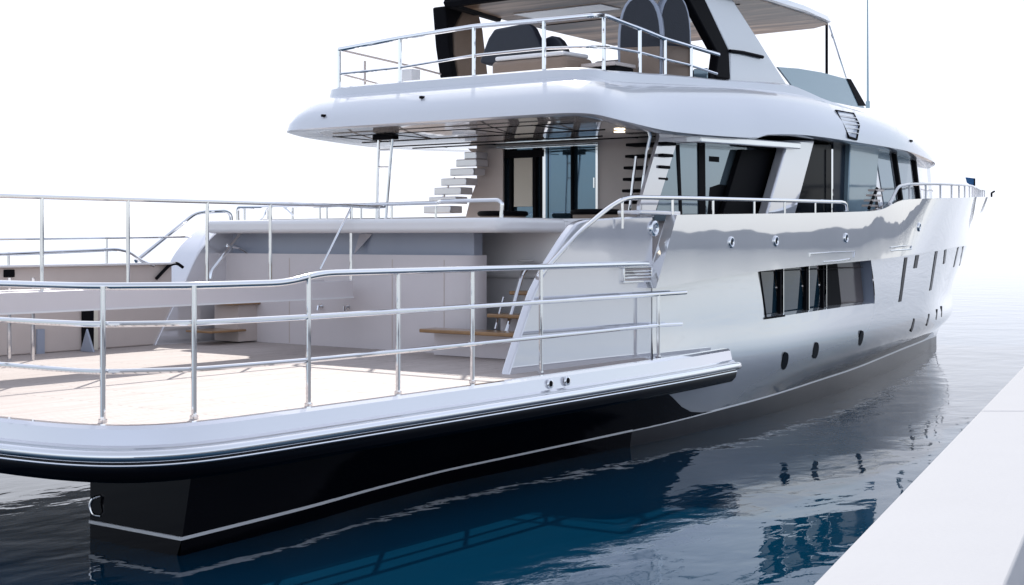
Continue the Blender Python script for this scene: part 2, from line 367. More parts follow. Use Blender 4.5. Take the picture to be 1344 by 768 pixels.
# --- bulwark: proud silver panel with slanted aft edge, running on to the stem
XB = [14.4 + i * (35.92 - 14.4) / 110 for i in range(111)]
rows = [[], [], [], [], [], []]
for i, x in enumerate(XB):
    u = (x - 14.4) / (35.92 - 14.4)
    xe = lerp(14.28, 34.75, u); xt = lerp(14.76, 35.95, u)
    pe = V(xe, lerp(-3.535, ye_(max(14, xe)) - 0.004, sm(20.3, 25.5, x)), ze_(xe) - 0.03 * sm(22, 26, x)); pt = V(xt, yt_(xt), zt_(xt))
    thick = min(0.14, max(0.0, -pt.y - 0.005))
    rows[0].append(V(xe, ye_(max(14, xe)) + 0.01, ze_(xe) + 0.0)); rows[1].append(pe)
    mid = pe.lerp(pt, 0.5); mid.y += 0.03 * sm(22, 28, x) * (1 - sm(32, 36, x))
    rows[2].append(mid); rows[3].append(pt); rows[4].append(V(pt.x, pt.y + thick, pt.z)); k_ = min(0.75, (pt.z - pe.z) * 0.8) / (pt.z - pe.z); rows[5].append(V(lerp(pt.x, pe.x, k_) - 0.02, min(-0.002, lerp(pt.y, pe.y, k_) + thick), lerp(pt.z, pe.z, k_)))
mb = MB().loft(rows); 
mb.face([rows[1][0], rows[3][0], rows[3][0] + V(0, .14, 0), rows[1][0] + V(0, .14, 0)])
mb.loft(mirror(rows)).build('bulwark', 'hull', Y, angle=40)
tmp2 = MB(); tmp2.loft(rows[1:4]); tmp2.bm.normal_update(); BUL = BVHTree.FromBMesh(tmp2.bm)
def onhull(x, y, tree=None):
    d = (VD + RT * ((x - CX) / F) + V(0, 0, (HY - y) / F)).normalized()
    best = None
    for t in ((BODY, BUL) if tree is None else (tree,)):
        r = t.ray_cast(CAM, d)
        if r[0] is not None and (best is None or r[3] < best[2]):
            n = r[1] if r[1].dot(d) < 0 else -r[1]
            best = (r[0], n, r[3])
    return best
# decks inside the hull
dk = [V(x, (yt_(x) if x < 20.5 else ye_(x)) + 0.14, 2.0 if x < 21 else 2.25) for x in [14.3 + i * 0.8 for i in range(27)]]
MB().loft([[V(p.x, p.y, p.z) for p in dk], [V(p.x, -p.y, p.z) for p in dk]]).build('main_deck', 'teak', Y)

# --- hull window: recess, frame, panes
top, bot = body[15], body[10]
wn = empty  # (kept short)
fr = MB()
outer = [top[jw0], top[jw1], bot[jw1], bot[jw0]]
dep = V(0.0, 0.20, 0)
for a, b in zip(outer, outer[1:] + outer[:1]): fr.face([a, b, b + dep, a + dep])
frame = fr.build('window_recess', 'bluegrey', Y)
def wp(u, v, d=0.0):
    t = top[jw0].lerp(top[jw1], u); b = bot[jw0].lerp(bot[jw1], u); return b.lerp(t, v) + V(0, d, 0)
segs = [(0.012, 0.20, 'glass'), (0.225, 0.42, 'glass'), (0.445, 0.57, 'glass'), (0.595, 0.76, 'trim'), (0.762, 0.985, 'smoked')]
for a, b, mm in segs:
    MB().prism([wp(a, 0.05, 0.15), wp(b, 0.05, 0.15), wp(b, 0.97, 0.15), wp(a, 0.97, 0.15)], V(0, 0.02, 0)).build('window_pane', mm, frame)
for u, mm, wd in ((0.012, 'trim', 0.03), (0.2125, 'trim', 0.04), (0.235, 'chrome', 0.018), (0.4325, 'trim', 0.04), (0.452, 'chrome', 0.018), (0.5825, 'trim', 0.04), (0.61, 'chrome', 0.012)):
    a = wp(u, 0.03, 0.12); b = wp(u, 0.98, 0.12); MB().box((a + b) / 2, (wd, 0.05, (b - a).length)).build('mullion', mm, frame)
MB().prism([wp(0.0, 0.0, -0.005), wp(1, 0.0, -0.005), wp(1, 0.05, 0.17), wp(0, 0.05, 0.17)], V(0, 0.01, -0.012)).build('window_sill', 'hull', frame)
MB().tube([wp(0.015, 0.0, -0.004), wp(0.015, 1, -0.004)], 0.012).tube([wp(0.0, 0.0, -0.004), wp(0.16, 0.0, -0.004)], 0.014).build('window_edge', 'trim', frame)

# --- portholes, slit windows, fairleads on the hull
def oval(x, y, hw, hh, name, m, th=0.012, rim=None, tree=None):
    h = onhull(x, y, tree)
    if not h: return
    p, n, d = h; k = d / F
    pts = []; up = n.cross(VD.cross(V(0, 0, 1))).cross(V(0, 0, 0)) if False else RT.cross(n).normalized(); up = up if up.z > 0 else -up
    al = V(1, 0, 0); al = (al - n * al.dot(n)).normalized()
    foreshort = max(0.25, abs(al.dot(RT))); hh = hh / max(0.35, abs(up.z))
    N = 20
    for i in range(N):
        a = 2 * math.pi * i / N; c, s = math.cos(a), math.sin(a)
        e = 0.95
        c = math.copysign(abs(c) ** e, c); s = math.copysign(abs(s) ** e, s)
        pts.append(p + al * (c * hw * 1.12 * k / foreshort) + up * (s * hh * k) - n * 0.03)
    o = MB().prism(pts, n * (0.03 + th * 0.5)).build(name, m, Y)
    if rim: MB().tube([q + n * (0.033) for q in pts], rim, 6, True).build('rim', 'chrome', o)
    return o
for x, y, hw, hh in ((1030, 474, 5, 12), (1070.5, 460, 4.6, 11), (1130, 444, 3.6, 10), (1198, 427, 2.5, 9), (1218, 420, 2.2, 8), (1229.5, 413, 1.6, 7), (1236, 409, 1.5, 7)):
    oval(x, y, hw, hh, 'porthole', 'port')
for (x0, y0), (x1, y1), hw in (((1189, 338), (1181, 396), 2.2), ((1204, 335), (1201, 352), 2.8), ((1229, 330), (1221, 381), 2.2), ((1241, 328), (1239, 346), 2.2), ((1257.5, 325), (1252, 350), 1.7), ((1264, 324), (1259.5, 348), 1.7), ((1273, 320), (1268, 339), 1.5)):
    q = []
    for t in (0, 0.5, 1):
        h = onhull(lerp(x0, x1, t), lerp(y0, y1, t))
        if h: q.append(h)
    if len(q) < 3: continue
    mb = MB(); rr = [[], [], [], []]
    for p, n, d in q:
        al = V(1, 0, 0); al = (al - n * al.dot(n)).normalized(); ww = 1.4 * hw * d / F / max(0.3, abs(al.dot(RT)))
        for k, (s_, o_) in enumerate(((-ww, -0.02), (-ww, 0.008), (ww, 0.008), (ww, -0.02))): rr[k].append(p + al * s_ + n * o_)
    mb.loft(rr, cap=False).build('slit_window', 'port', Y, angle=30)
for x, y in ((959.5, 318), (1018, 316.5), (1110, 312.5), (1206, 298)):
    h = onhull(x, y)
    if h:
        p, n, d = h; o = MB().ring(p + n * 0.005, n, 0.056, 0.018, 0.85).build('fairlead', 'chrome', Y)
        MB().disc(p - n * 0.01, n, 0.05, 0.013, 14).build('fairlead_mouth', 'chrome', o); MB().disc(p + n * 0.004, n, 0.03, 0.006, 12).build('fairlead_hole', 'trim', o)
for x, y in ((1279, 312),):
    h = onhull(x, y)
    if h: MB().box(h[0] + h[1] * 0.02, (0.06, 0.04, 0.05)).build('bow_fitting', 'trim', Y, bevel=0.01)
def outline(pts, r, name):
    q = [onhull(*p) for p in pts]; q = [h[0] + h[1] * 0.008 for h in q if h]
    if len(q) > 1: MB().tube(q, r, 6).build(name, 'chrome', Y)
outline([(1062, 337), (1062, 333), (1090, 331.5), (1121, 330), (1120, 338)], 0.010, 'step_frame'); outline([(1080, 344), (1100, 342.5), (1116, 340)], 0.012, 'step_frame')
outline([(1168, 325), (1182, 323.5), (1196, 322), (1195, 327), (1168, 329)], 0.012, 'step_frame')

# --- starboard coaming wing sweeping up from the platform
def wing(pix, yo, yi, endx, name):
    pr = [at(x, y, Y=yo) for x, y in pix]
    rows_x = [p.x for p in pr]; pts = [V(p.x, yo, p.z) for p in pr]
    c = fillet(pts, 0.08, 4) + [V(endx, yo, 2.70), V(endx, yo, 1.0)]
    return MB().prism(c, V(0, yi - yo, 0)).build(name, 'wing', Y, bevel=0.02, seg=3, angle=60)
wing([(667, 500), (668, 490), (679, 455), (690, 420), (702, 383), (721, 346), (742, 312), (756, 293), (768, 288.5), (815, 285)], -3.405, -3.30, 14.43, 'side_coaming')
pw = [(172, 456), (175, 452), (190, 420), (210, 380), (232, 330), (262, 300), (290, 291)]
pr = [at(x, y, Y=3.05) for x, y in pw]
MB().prism(fillet([V(p.x, 2.62, p.z) for p in pr], 0.25, 4) + [V(15, 2.62, 2.68), V(15, 2.62, 1.0)], V(0, 0.48, 0)).build('side_coaming', 'wing', Y, bevel=0.07, seg=5, angle=60)
# chrome hawse with bars let into the wing, and a round fairlead
c = at(835, 360, Y=-3.405); mb = MB()
for dx, dz, sx_, sz in ((0, 0.085, 0.62, 0.025), (0, -0.085, 0.62, 0.025), (-0.30, 0, 0.03, 0.15), (0.30, 0, 0.03, 0.15)): mb.box((c.x + dx, -3.415, c.z + dz), (sx_, 0.05, sz))
hw = mb.build('hawse_frame', 'chrome', Y, bevel=0.006)
MB().box((c.x, -3.402, c.z), (0.58, 0.012, 0.15)).build('hawse_back', 'taupe', hw)
for k in (-0.035, 0, 0.035): MB().tube([V(c.x - 0.29, -3.42, c.z + k), V(c.x + 0.29, -3.42, c.z + k)], 0.012).build('hawse_bar', 'chrome', hw)
c = at(858, 300, Y=-3.41); o = MB().ring(c, V(0, -1, 0), 0.07, 0.03).build('fairlead', 'chrome', Y); MB().disc(c, V(0, -1, 0), 0.06, 0.006, 14).build('fairlead_mouth', 'bluegrey', o)
# inset seam between wing and proud bulwark
MB().box((14.52, -3.3, 2.74), (0.9, 0.32, 0.05)).build('coaming_cap', 'wing', Y, bevel=0.015)

# --- bathing platform
edge = [V(6.36, 2.75, 0), V(6.36, 0, 0), V(6.38, -1.6, 0), V(6.41, -2.4, 0), V(6.45, -2.95, 0), V(6.53, -3.35, 0), V(6.68, -3.65, 0), V(6.92, -3.84, 0), V(7.25, -3.93, 0), V(7.8, -3.95, 0), V(9, -3.93, 0), V(11, -3.89, 0), V(13, -3.83, 0), V(14.6, -3.74, 0), V(15.9, -3.62, 0)]
def offs(path, d):
    out = []
    for i, p in enumerate(path):
        a = path[max(0, i-1)]; b = path[min(len(path)-1, i+1)]; t = (b - a).normalized(); n = V(-t.y, t.x, 0) * -1   # outward is to the right of travel aft->fwd round the stern
        out.append(p + n * -d if False else p + V(t.y, -t.x, 0) * d)
    return out
def smooth(path, it=2):
    for _ in range(it):
        q = [path[0]]
        for a, b in zip(path[:-1], path[1:]): q += [a.lerp(b, 0.25), a.lerp(b, 0.75)]
        path = q + [path[-1]]
    return path
edge = smooth(edge, 2)
ctr = V(9, 0, 0)
if (offs(edge, 0.1)[5] - ctr).length < (edge[5] - ctr).length:
    _o = offs
    def offs(path, d): return _o(path, -d)
def rim(prof): return [[V(p.x, p.y, z) for p in offs(edge, d)] for d, z in prof]
MB().loft(rim([(-0.55, ZP - 0.03), (-0.10, ZP - 0.03), (-0.10, ZP + 0.012), (-0.03, ZP + 0.012), (0.0, ZP - 0.012), (0.025, 0.945), (0.06, 0.93), (0.06, 0.905), (0.03, 0.90), (0.03, 0.80)])).build('platform_rim', 'wing', Y, angle=30)
MB().loft(rim([(0.02, 0.835), (0.075, 0.83), (0.085, 0.79), (0.07, 0.73), (0.02, 0.675), (-0.08, 0.655), (-0.7, 0.652)])).build('fender_strip', 'black', Y, angle=40)
e = [p + V(0, 0, 0.87) for p in offs(edge, 0.062)]; tip = e[-1]
MB().tube(e + [tip + V(0.10, 0.015, -0.005), tip + V(0.16, 0.05, -0.01)], 0.048, 12).build('rub_rail', 'chrome', Y)
e = [p + V(0, 0, 0.805) for p in offs(edge, 0.082)]
MB().tube(e, 0.011, 8).build('rub_strip', 'chrome', Y)
ip = offs(edge, -0.08)
mb = MB(); poly = [V(p.x, p.y, ZP) for p in ip if p.x < 14.3] + [V(14.3, -3.3, ZP), V(13.8, -3.3, ZP), V(13.8, 2.75, ZP)]
mb.prism(poly, V(0, 0, -0.02)).build('platform_deck', 'teak', Y)
poly = [V(p.x, p.y, 0.66) for p in offs(edge, -0.3)] + [V(16.0, -3.2, 0.66), V(13.8, -3.2, 0.66), V(13.8, 2.75, 0.66)]
MB().prism(poly, V(0, 0, 0.3)).build('platform_underside', 'black', Y)
for x, y in ((722.5, 504), (745, 500)):
    c = at(x, y, Y=-3.90); c.y = -3.895; o = MB().ring(c, V(0, -1, 0.1), 0.036, 0.014).build('drain_socket', 'chrome', Y); MB().disc(c, V(0, -1, 0.1), 0.03, 0.012, 14).build('socket_mouth', 'trim', o)

# --- guard rail round the platform
posts = [V(6.80, -3.27, ZP), V(7.35, -3.65, ZP), V(8.48, -3.74, ZP), V(9.62, -3.71, ZP), V(10.75, -3.65, ZP), V(11.86, -3.65, ZP)]
end_post = V(14.29, -3.56, ZP)
ztop = lambda X: 2.085 if X < 8.25 else 2.155
plan = [V(6.72, 0.6, 0), V(6.72, -1.2, 0), V(6.74, -2.6, 0), V(6.78, -3.2, 0), V(7.32, -3.64, 0), V(8.48, -3.74, 0), V(9.62, -3.72, 0), V(10.75, -3.69, 0), V(11.86, -3.66, 0), V(14.29, -3.56, 0)]
def path(zf, end=None, last=14.29):
    out = [V(p.x, p.y, zf(p.x)) for p in plan if p.x <= last]
    return out + ([end] if end else [])
tp = path(lambda X: 2.085, last=8.0) + [V(8.25, -3.72, 2.085), V(8.62, -3.735, 2.155)] + [V(p.x, p.y, 2.155) for p in plan if p.x > 9 and p.x < 14] + [V(14.25, -3.44, 2.15)]
rail = MB().tube(tp, 0.029, 12, bend=0.22).build('guard_rail', 'chrome', Y)
mid = path(lambda X: 1.80, V(14.95, -3.54, 1.80)); low = path(lambda X: 1.445, V(14.85, -3.54, 1.43))
MB().tube(mid, 0.023, 10, bend=0.2).build('middle_rail', 'chrome', rail)
MB().tube(low, 0.021, 10, bend=0.2).build('lower_rail', 'chrome', rail)
for p in posts + [end_post]:
    t = 2.085 if p.x < 8.3 else 2.155
    if p is end_post: t = 1.815
    MB().tube([p, V(p.x, p.y, t)], 0.0215, 10).tube([p, p + V(0, 0, 0.025)], 0.034, 12).build('stanchion', 'chrome', rail)

# --- stern wall of the cockpit with its counter, recess and panels
XW = 13.3
MB().prism([V(XW, 2.62, ZP), V(XW, -1.30, ZP), V(XW + 0.05, -1.52, ZP), V(XW + 0.16, -1.60, ZP), V(XW + 0.3, -1.60, ZP), V(XW + 0.3, 2.62, ZP)], V(0, 0, 1.17)).build('stern_wall', 'mauve', Y, angle=45)
MB().prism([V(XW + 0.12, 2.62, 2.24), V(XW + 0.12, -1.55, 2.24), V(XW + 0.28, -1.55, 2.24), V(XW + 0.28, 2.62, 2.24)], V(0, 0, 0.27)).build('wall_recess', 'bluegrey', Y)
MB().prism([V(12.93, 2.60, 2.505), V(12.93, -1.9, 2.505), V(13.0, -2.2, 2.505), V(13.2, -2.32, 2.505), V(14.2, -2.34, 2.505), V(14.2, 2.60, 2.505)], V(0, 0, 0.175)).build('counter_top', 'white', Y, bevel=0.055, seg=5, angle=50)
MB().box((14.4, 0.1, 2.3), (0.5, 4.9, 0.7)).build('cockpit_sofa', 'white', Y, bevel=0.05)
for x in (515, 583, 660 - 5, 380):
    p = at(x, 400, X=XW); 
    if p.y > -1.5: MB().box((XW - 0.001, p.y, (ZP + 2.2) / 2), (0.006, 0.012, 1.1)).build('panel_seam', 'taupe', Y)
MB().prism([V(XW + 0.01, 0.28, 2.245), V(XW + 0.11, 0.28, 2.50), V(XW + 0.11, 0.06, 2.50)], V(0.01, 0, 0.0)).build('bracket', 'wing', Y)
for x, y in ((422, 402), (457, 403)):
    p = at(x, y, X=XW); MB().tube([p, p + V(-0.06, 0, 0.0), p + V(-0.07, 0.0, -0.05)], 0.016, 8).disc(p, V(-1, 0, 0), 0.035, 0.01).build('shower_tap', 'chrome', Y)
# steps niche to port
MB().box((13.05, 2.2, 1.585), (0.5, 0.5, 0.03)).build('step_tread', 'amber', Y, bevel=0.01); MB().box((12.75, 2.2, 1.24), (0.6, 0.5, 0.03)).build('step_tread', 'amber', Y, bevel=0.01)
MB().box((13.15, 2.25, 1.33), (0.36, 0.46, 0.48)).build('step_riser', 'taupe', Y)
# starboard stairs from platform to cockpit
tr = [(12.95, -2.05, 1.37, 1.65, 0.30), (13.40, -2.42, 1.545, 1.10, 0.30), (13.75, -2.45, 1.80, 1.04, 0.30)]
for X, yc, z, wd, dp in tr:
    MB().box((X, yc, z), (dp, wd, 0.045)).build('step_tread', 'amber', Y, bevel=0.012)
    MB().box((X + 0.12, yc, z - 0.16), (0.05, wd - 0.04, 0.27)).build('step_riser', 'mauve', Y)
MB().box((14.6, -2.56, 1.95), (0.4, 0.85, 0.3)).build('step_riser', 'white', Y)
MB().box((14.26, -1.36, 1.78), (0.08, 0.98, 1.42)).build('wall_return', 'white', Y, bevel=0.02)
MB().box((14.32, -2.5, 2.39), (0.08, 0.94, 0.58)).build('side_locker', 'white', Y, bevel=0.03)
MB().box((14.24, -2.52, 1.98), (0.06, 0.88, 0.24)).build('locker_recess', 'amber', Y)
p = at(690, 352, X=14.0); MB().ball(p, (0.10, 0.14, 0.03)).ball(p + V(0, 0, 0.09), (0.07, 0.12, 0.016)).build('shelf_ornament', 'white', Y)  # white ornament on the stair shelf, gives no light
a, b, c2, d2 = at(658, 459, Y=-2.15), at(686, 358, Y=-2.15), at(694, 350, Y=-2.15), at(716, 347, Y=-2.3)
MB().tube([a, b, c2, d2], 0.026, 10, bend=0.06).build('stair_handrail', 'chrome', Y)
a, b = at(657, 395, Y=-2.0), at(655, 432, Y=-2.0); MB().tube([at(650, 432, Y=-1.95), at(661, 390, Y=-1.95)], 0.014, 8).build('stair_handrail', 'chrome', Y)

# --- rails on the wings and counter
sw = [at(x, y, Y=-3.46) for x, y in ((705, 365), (760, 305), (798, 273), (818, 261), (832, 259), (900, 260), (1000, 262.5), (1104, 265), (1110, 267), (1111, 277))]
sr = MB().tube(sw, 0.026, 10, bend=0.12).build('side_handrail', 'chrome', Y)
for x, y0, y1 in ((817, 263, 286), (883, 261, 277), (936, 262, 278), (990, 263, 277), (1030, 264, 277), (1070, 265, 277)):
    t, b = at(x, y0, Y=-3.46), at(x, y1, Y=-3.46); MB().tube([V(t.x, -3.46, b.z - 0.12), V(t.x, -3.46, t.z)], 0.016, 8).build('stanchion', 'chrome', sr)
cr = MB().tube([at(312, 291, X=13.6), at(312, 272, X=13.6), at(358, 272, X=13.6), at(470, 269, X=13.6), at(575, 266, X=13.6), at(580, 264, X=13.4), at(654, 262.5, X=13.4), at(659, 266, X=13.4), at(658, 288, X=13.4)], 0.024, 10, bend=0.05).build('counter_rail', 'chrome', Y)
for x in (321, 352, 384, 420, 429, 474, 497, 514, 572):
    t = at(x, 270, X=13.6); MB().tube([V(13.6, t.y, 2.66), V(13.6, t.y, t.z)], 0.014, 8).build('stanchion', 'chrome', cr)
MB().tube([at(336, 291, X=13.5), at(346, 287, X=13.5), at(350, 273, X=13.55), at(372, 271, X=13.6), at(386, 284, X=13.5)], 0.012, 8, bend=0.06).build('counter_rail', 'chrome', Y)
MB().tube([at(x, y, Y=3.0) for x, y in ((178, 343), (255, 281), (268, 278), (296, 277), (303, 281), (304, 294))], 0.026, 10, bend=0.1).build('side_handrail', 'chrome', Y)
MB().tube([at(x, y, Y=2.35) for x, y in ((276, 366), (277.5, 356), (326, 294))], 0.026, 10, bend=0.08).build('step_handrail', 'chrome', Y)
MB().tube([at(x, y, Y=2.35) for x, y in ((298, 322), (315, 325), (328, 334), (330, 345), (330, 366))], 0.022, 10, bend=0.12).build('step_handrail', 'chrome', Y)
MB().tube([at(x, y, Y=2.6) for x, y in ((205, 366), (222, 348), (232, 345), (240, 351))], 0.022, 8, bend=0.1).build('step_handrail', 'trim', Y)
# --- port bulwark of the platform and its rails
MB().box((9.25, 2.72, 1.59), (6.3, 0.14, 1.04)).build('port_bulwark', 'taupe', Y, bevel=0.02)
MB().box((9.25, 2.70, 2.115), (6.32, 0.24, 0.03)).build('bulwark_cap', 'white', Y, bevel=0.01)
r1 = MB().tube([V(6.2, 2.65, 2.24)] + [at(x, y, Y=2.65) for x, y in ((0, 334), (138, 328), (152, 327), (170, 331), (184, 342), (202, 349))], 0.022, 10, bend=0.12).build('bulwark_rail', 'chrome', Y)
for x in (11, 140):
    t = at(x, 332, Y=2.65); MB().tube([V(t.x, 2.65, 2.12), V(t.x, 2.65, 2.28)], 0.016, 8).build('stanchion', 'chrome', r1)
r2 = MB().tube([V(6.2, 2.78, 2.42), at(0, 314, Y=2.78), at(250, 311, Y=2.78)], 0.013, 8).build('bulwark_rail', 'chrome', Y)
t = at(140, 313, Y=2.78); MB().tube([V(t.x, 2.78, 2.1), V(t.x, 2.78, t.z)], 0.012, 8).build('stanchion', 'chrome', r2)
p = at(12, 359, Y=2.64); MB().box(p, (0.14, 0.03, 0.09)).build('deck_socket', 'trim', Y, bevel=0.01)
for x, h_ in ((12, 0.62), (43, 0.62)):
    p = at(x, 473, Z=ZP); MB().tube([p, V(p.x, p.y, 2.0)], 0.024, 10).build('bulwark_post', 'chrome', Y)
for x, y0, y1, mm, wd in ((115, 400, 462, 'trim', 0.16), (125, 402, 462, 'cream', 0.06), (53, 432, 466, 'bluegrey', 0.10)):
    a, b = at(x, y0, Y=2.63), at(x, y1, Y=2.63); MB().box((a + b) / 2, (wd, 0.03, abs(a.z - b.z))).build('bulwark_hinge', mm, Y)
p = at(113, 462, Z=ZP); MB().prism([p + V(0, 0.12, 0), p + V(0, -0.14, 0), p + V(0, 0.0, 0.28)], V(0.03, 0, 0)).build('deck_cleat', 'bluegrey', Y, bevel=0.008)

# --- salon: aft bulkhead, sliding doors
XD = 16.7
def bulk(y0, y1, z0, z1, name, m, x=XD, th=0.06, parent=Y, bevel=0): return MB().box((x + th / 2, (y0 + y1) / 2, (z0 + z1) / 2), (th, abs(y1 - y0), z1 - z0)).build(name, m, parent, bevel=bevel)
yl, yr, ym = at(655, 240, X=XD).y, at(785, 240, X=XD).y, at(716, 240, X=XD).y
ztop_d = 3.74
bulk(yr, -2.0, 1.95, 3.9, 'salon_bulkhead', 'taupe'); bulk(yl, 1.0, 1.95, 3.9, 'salon_bulkhead', 'taupe'); bulk(yl, yr, ztop_d, 3.9, 'salon_bulkhead', 'taupe', x=XD + 0.004)
door = bulk(yl, yr, 1.95, ztop_d, 'sliding_door', 'doorglass', x=XD + 0.03)
for y0, wd, mm in ((yl, 0.05, 'trim'), (yl - 0.06, 0.03, 'trim'), (ym, 0.05, 'chrome'), (ym + 0.05, 0.04, 'trim'), (yr, 0.035, 'chrome'), (at(752, 240, X=XD).y, 0.03, 'trim'), (at(672, 240, X=XD).y, 0.04, 'trim'), (at(703, 240, X=XD).y, 0.05, 'trim')):
    MB().box((XD - 0.012, y0, 2.85), (0.05, wd, 1.78)).build('door_frame', mm, door)
MB().box((XD - 0.014, (yl + yr) / 2, ztop_d + 0.005), (0.06, yl - yr + 0.05, 0.035)).build('door_frame', 'chrome', door)
MB().box((XD - 0.014, (yl + ym) / 2, ztop_d - 0.09), (0.05, yl - ym, 0.10)).build('door_frame', 'trim', door)
a, b = at(676, 208, X=XD), at(700, 271, X=XD); MB().box((XD + 0.0, (a.y + b.y) / 2, (a.z + b.z) / 2), (0.05, a.y - b.y, a.z - b.z)).build('cream_panel', 'cream', door)  # matt cream panel just in front of the door glass
a = at(782, 240, X=XD); MB().box((XD - 0.03, a.y, a.z), (0.04, 0.02, 0.14)).build('door_handle', 'chrome', door)
# corner bulkhead beside the starboard stair
bulk(-1.95, -2.1, 1.95, 3.9, 'salon_bulkhead', 'mauve', x=XD + 0.01, th=0.5)

# --- stairs up to the flybridge, both sides
rs = MB().prism([at(x, y, Y=-2.33) for x, y in ((893, 172), (868, 172), (840, 268), (840, 285), (858, 285))], V(0, 0.05, 0)).build('stair', 'wing', Y)
for k, (x0, x1, y) in enumerate(((826, 880, 191), (825, 876, 206), (823, 872, 221), (822, 869, 236), (821, 862, 251), (820, 857, 266))):
    a, b = at(x0, y, X=16.45), at(x1, y, X=16.45)
    MB().box((16.45, (a.y + b.y) / 2 - 0.02, a.z), (0.26, abs(a.y - b.y), 0.04)).build('stair_tread', 'trim', rs, bevel=0.012)
    MB().box((16.58, a.y - 0.2, a.z + 0.07), (0.02, 0.26, 0.09)).build('stair_riser', 'taupe', rs)
MB().tube([at(x, y, X=16.25) for x, y in ((854, 176), (849, 200), (841, 268))], 0.022, 8).build('stair_handrail', 'chrome', rs)
MB().tube([at(x, y, X=16.25) for x, y in ((835, 205), (826, 280))], 0.02, 8).build('stair_handrail', 'chrome', rs)
ls = MB().tube([at(x, y, X=16.5) for x, y in ((579, 265), (590, 240), (597, 234))], 0.02, 8).build('stair', 'chrome', Y)
for k, (x0, x1, y) in enumerate(((617, 633, 205), (609, 636, 215), (604, 635, 227), (595, 628, 240), (589, 624, 252), (585, 620, 264), (581, 616, 276))):
    a, b = at(x0, y, X=16.5), at(x1, y, X=16.5)
    MB().box((16.5 - k * 0.05, (a.y + b.y) / 2, a.z), (0.28, abs(a.y - b.y), 0.105)).build('stair_tread', 'wing', ls, bevel=0.012)
MB().prism([at(x, y, X=16.62) for x, y in ((614, 195), (660, 195), (660, 290), (610, 290), (617, 262), (626, 238), (632, 226), (632, 212))], V(0.03, 0, 0)).build('stair_side', 'taupe', ls)
# pole ladder down from the flybridge
lb = [at(497, 180, X=14.5), at(494, 290, X=14.5)]; lc = [at(515, 180, X=14.5), at(506, 290, X=14.5)]
pl = MB().tube(lb, 0.020, 8).tube(lc, 0.020, 8).build('pole_ladder', 'chrome', Y)
for t in (0.15, 0.36): MB().tube([lb[0].lerp(lb[1], t), lc[0].lerp(lc[1], t)], 0.014, 8).build('ladder_rung', 'chrome', pl)
MB().box((lb[0] + lc[0]) / 2, (0.12, 0.36, 0.07)).build('ladder_bracket', 'trim', pl)

# --- deckhouse side: dark shell, panes, pillars
YS = -2.3
MB().box((19.9, -0.65, 2.95), (5.6, 3.16, 1.95)).build('deckhouse_core', 'trim', Y)
def side(pix, name, m, y=YS, th=0.04, parent=Y, bevel=0): return MB().prism([at(px, py, Y=y) for px, py in pix], V(0, th, 0)).build(name, m, parent, bevel=bevel)
side([(886, 186), (917, 189), (919, 290), (858, 290)], 'salon_window', 'paleglass')
side([(925, 190), (1005, 196), (972, 290), (926, 290)], 'salon_window', 'paleglass')
side([(888, 190), (892, 190), (896, 290), (893, 290)], 'window_mullion', 'trim', y=YS - 0.01, th=0.02)
side([(917, 187), (925.5, 188), (926.5, 290), (918, 290)], 'window_mullion', 'trim', y=YS - 0.015, th=0.04)
side([(974, 196), (1038, 199), (1010, 290), (946, 290)], 'slanted_pillar', 'trim', y=YS - 0.10, th=0.08, bevel=0.01)
side([(1034, 184), (1070, 184), (1042, 290), (1004, 290)], 'slanted_pillar', 'wing', y=YS - 0.32, th=0.16, bevel=0.03)
side([(1058, 190), (1094, 190), (1094, 290), (1035, 290)], 'salon_window', 'port', y=YS - 0.2, th=0.05)
MB().tube([at(1092, 196, Y=-2.56), at(1092, 290, Y=-2.56)], 0.02, 8).build('deck_pole', 'chrome', Y)
side([(1094, 186), (1117, 186), (1114, 290), (1094, 290)], 'wheelhouse_door', 'navyglass', y=-2.52, th=0.06)
side([(1116, 186), (1154, 192), (1148, 290), (1113, 290)], 'wheelhouse_panel', 'screen', y=-2.60, th=0.12, bevel=0.02)
side([(862, 238), (960, 240), (1004, 240), (985, 290), (858, 290)], 'window_cill', 'trim', y=YS + 0.005, th=0.03) if False else None
# dark flat shapes lying over the salon window panes
side([(932, 246), (944, 242), (958, 244), (964, 240), (985, 246), (972, 290), (928, 290)], 'window_dark_shape', 'trim', y=YS - 0.004, th=0.02)
side([(931, 205), (944, 206), (944, 213), (931, 212)], 'interior_screen', 'trim', y=YS - 0.004, th=0.02)
# wheelhouse, tapering to the front
wh = []
def whp(x, z): 
    yb = lerp(-2.60, -1.7, sm(24.0, 29.0, x)); return V(x, yb + 0.05 * (z - 2.9), z)
xw = [22.6, 23.1, 23.7, 24.3, 24.9, 25.4, 25.9, 26.4, 26.8]
rows = [[whp(x + (0.35 if z < 3.5 else 0), z) for x in xw] for z in (2.2, 2.95, 3.95)]
MB().loft(rows).loft(mirror([[p + V(0, 0.4, 0) for p in r] for r in rows])).face([rows[0][-1], rows[2][-1], V(rows[2][-1].x, -rows[2][-1].y - 0.4, 3.95), V(rows[0][-1].x, -rows[0][-1].y - 0.4, 2.2)]).build('wheelhouse', 'wing', Y, angle=30)
for a, b in ((22.9, 23.5), (23.74, 24.42), (24.74, 26.5)):
    MB().prism([whp(a + 0.25, 3.0) + V(0, -0.012, 0), whp(b + 0.25, 3.0) + V(0, -0.012, 0), whp(b, 3.90) + V(0, -0.012, 0), whp(a, 3.90) + V(0, -0.012, 0)], V(0, 0.02, 0)).build('wheelhouse_window', 'paleglass', Y)
for a in (23.62, 24.58): MB().tube([whp(a + 0.25, 2.95) + V(0, -0.02, 0), whp(a, 3.93) + V(0, -0.02, 0)], 0.055, 6).build('wheelhouse_mullion', 'trim', Y)
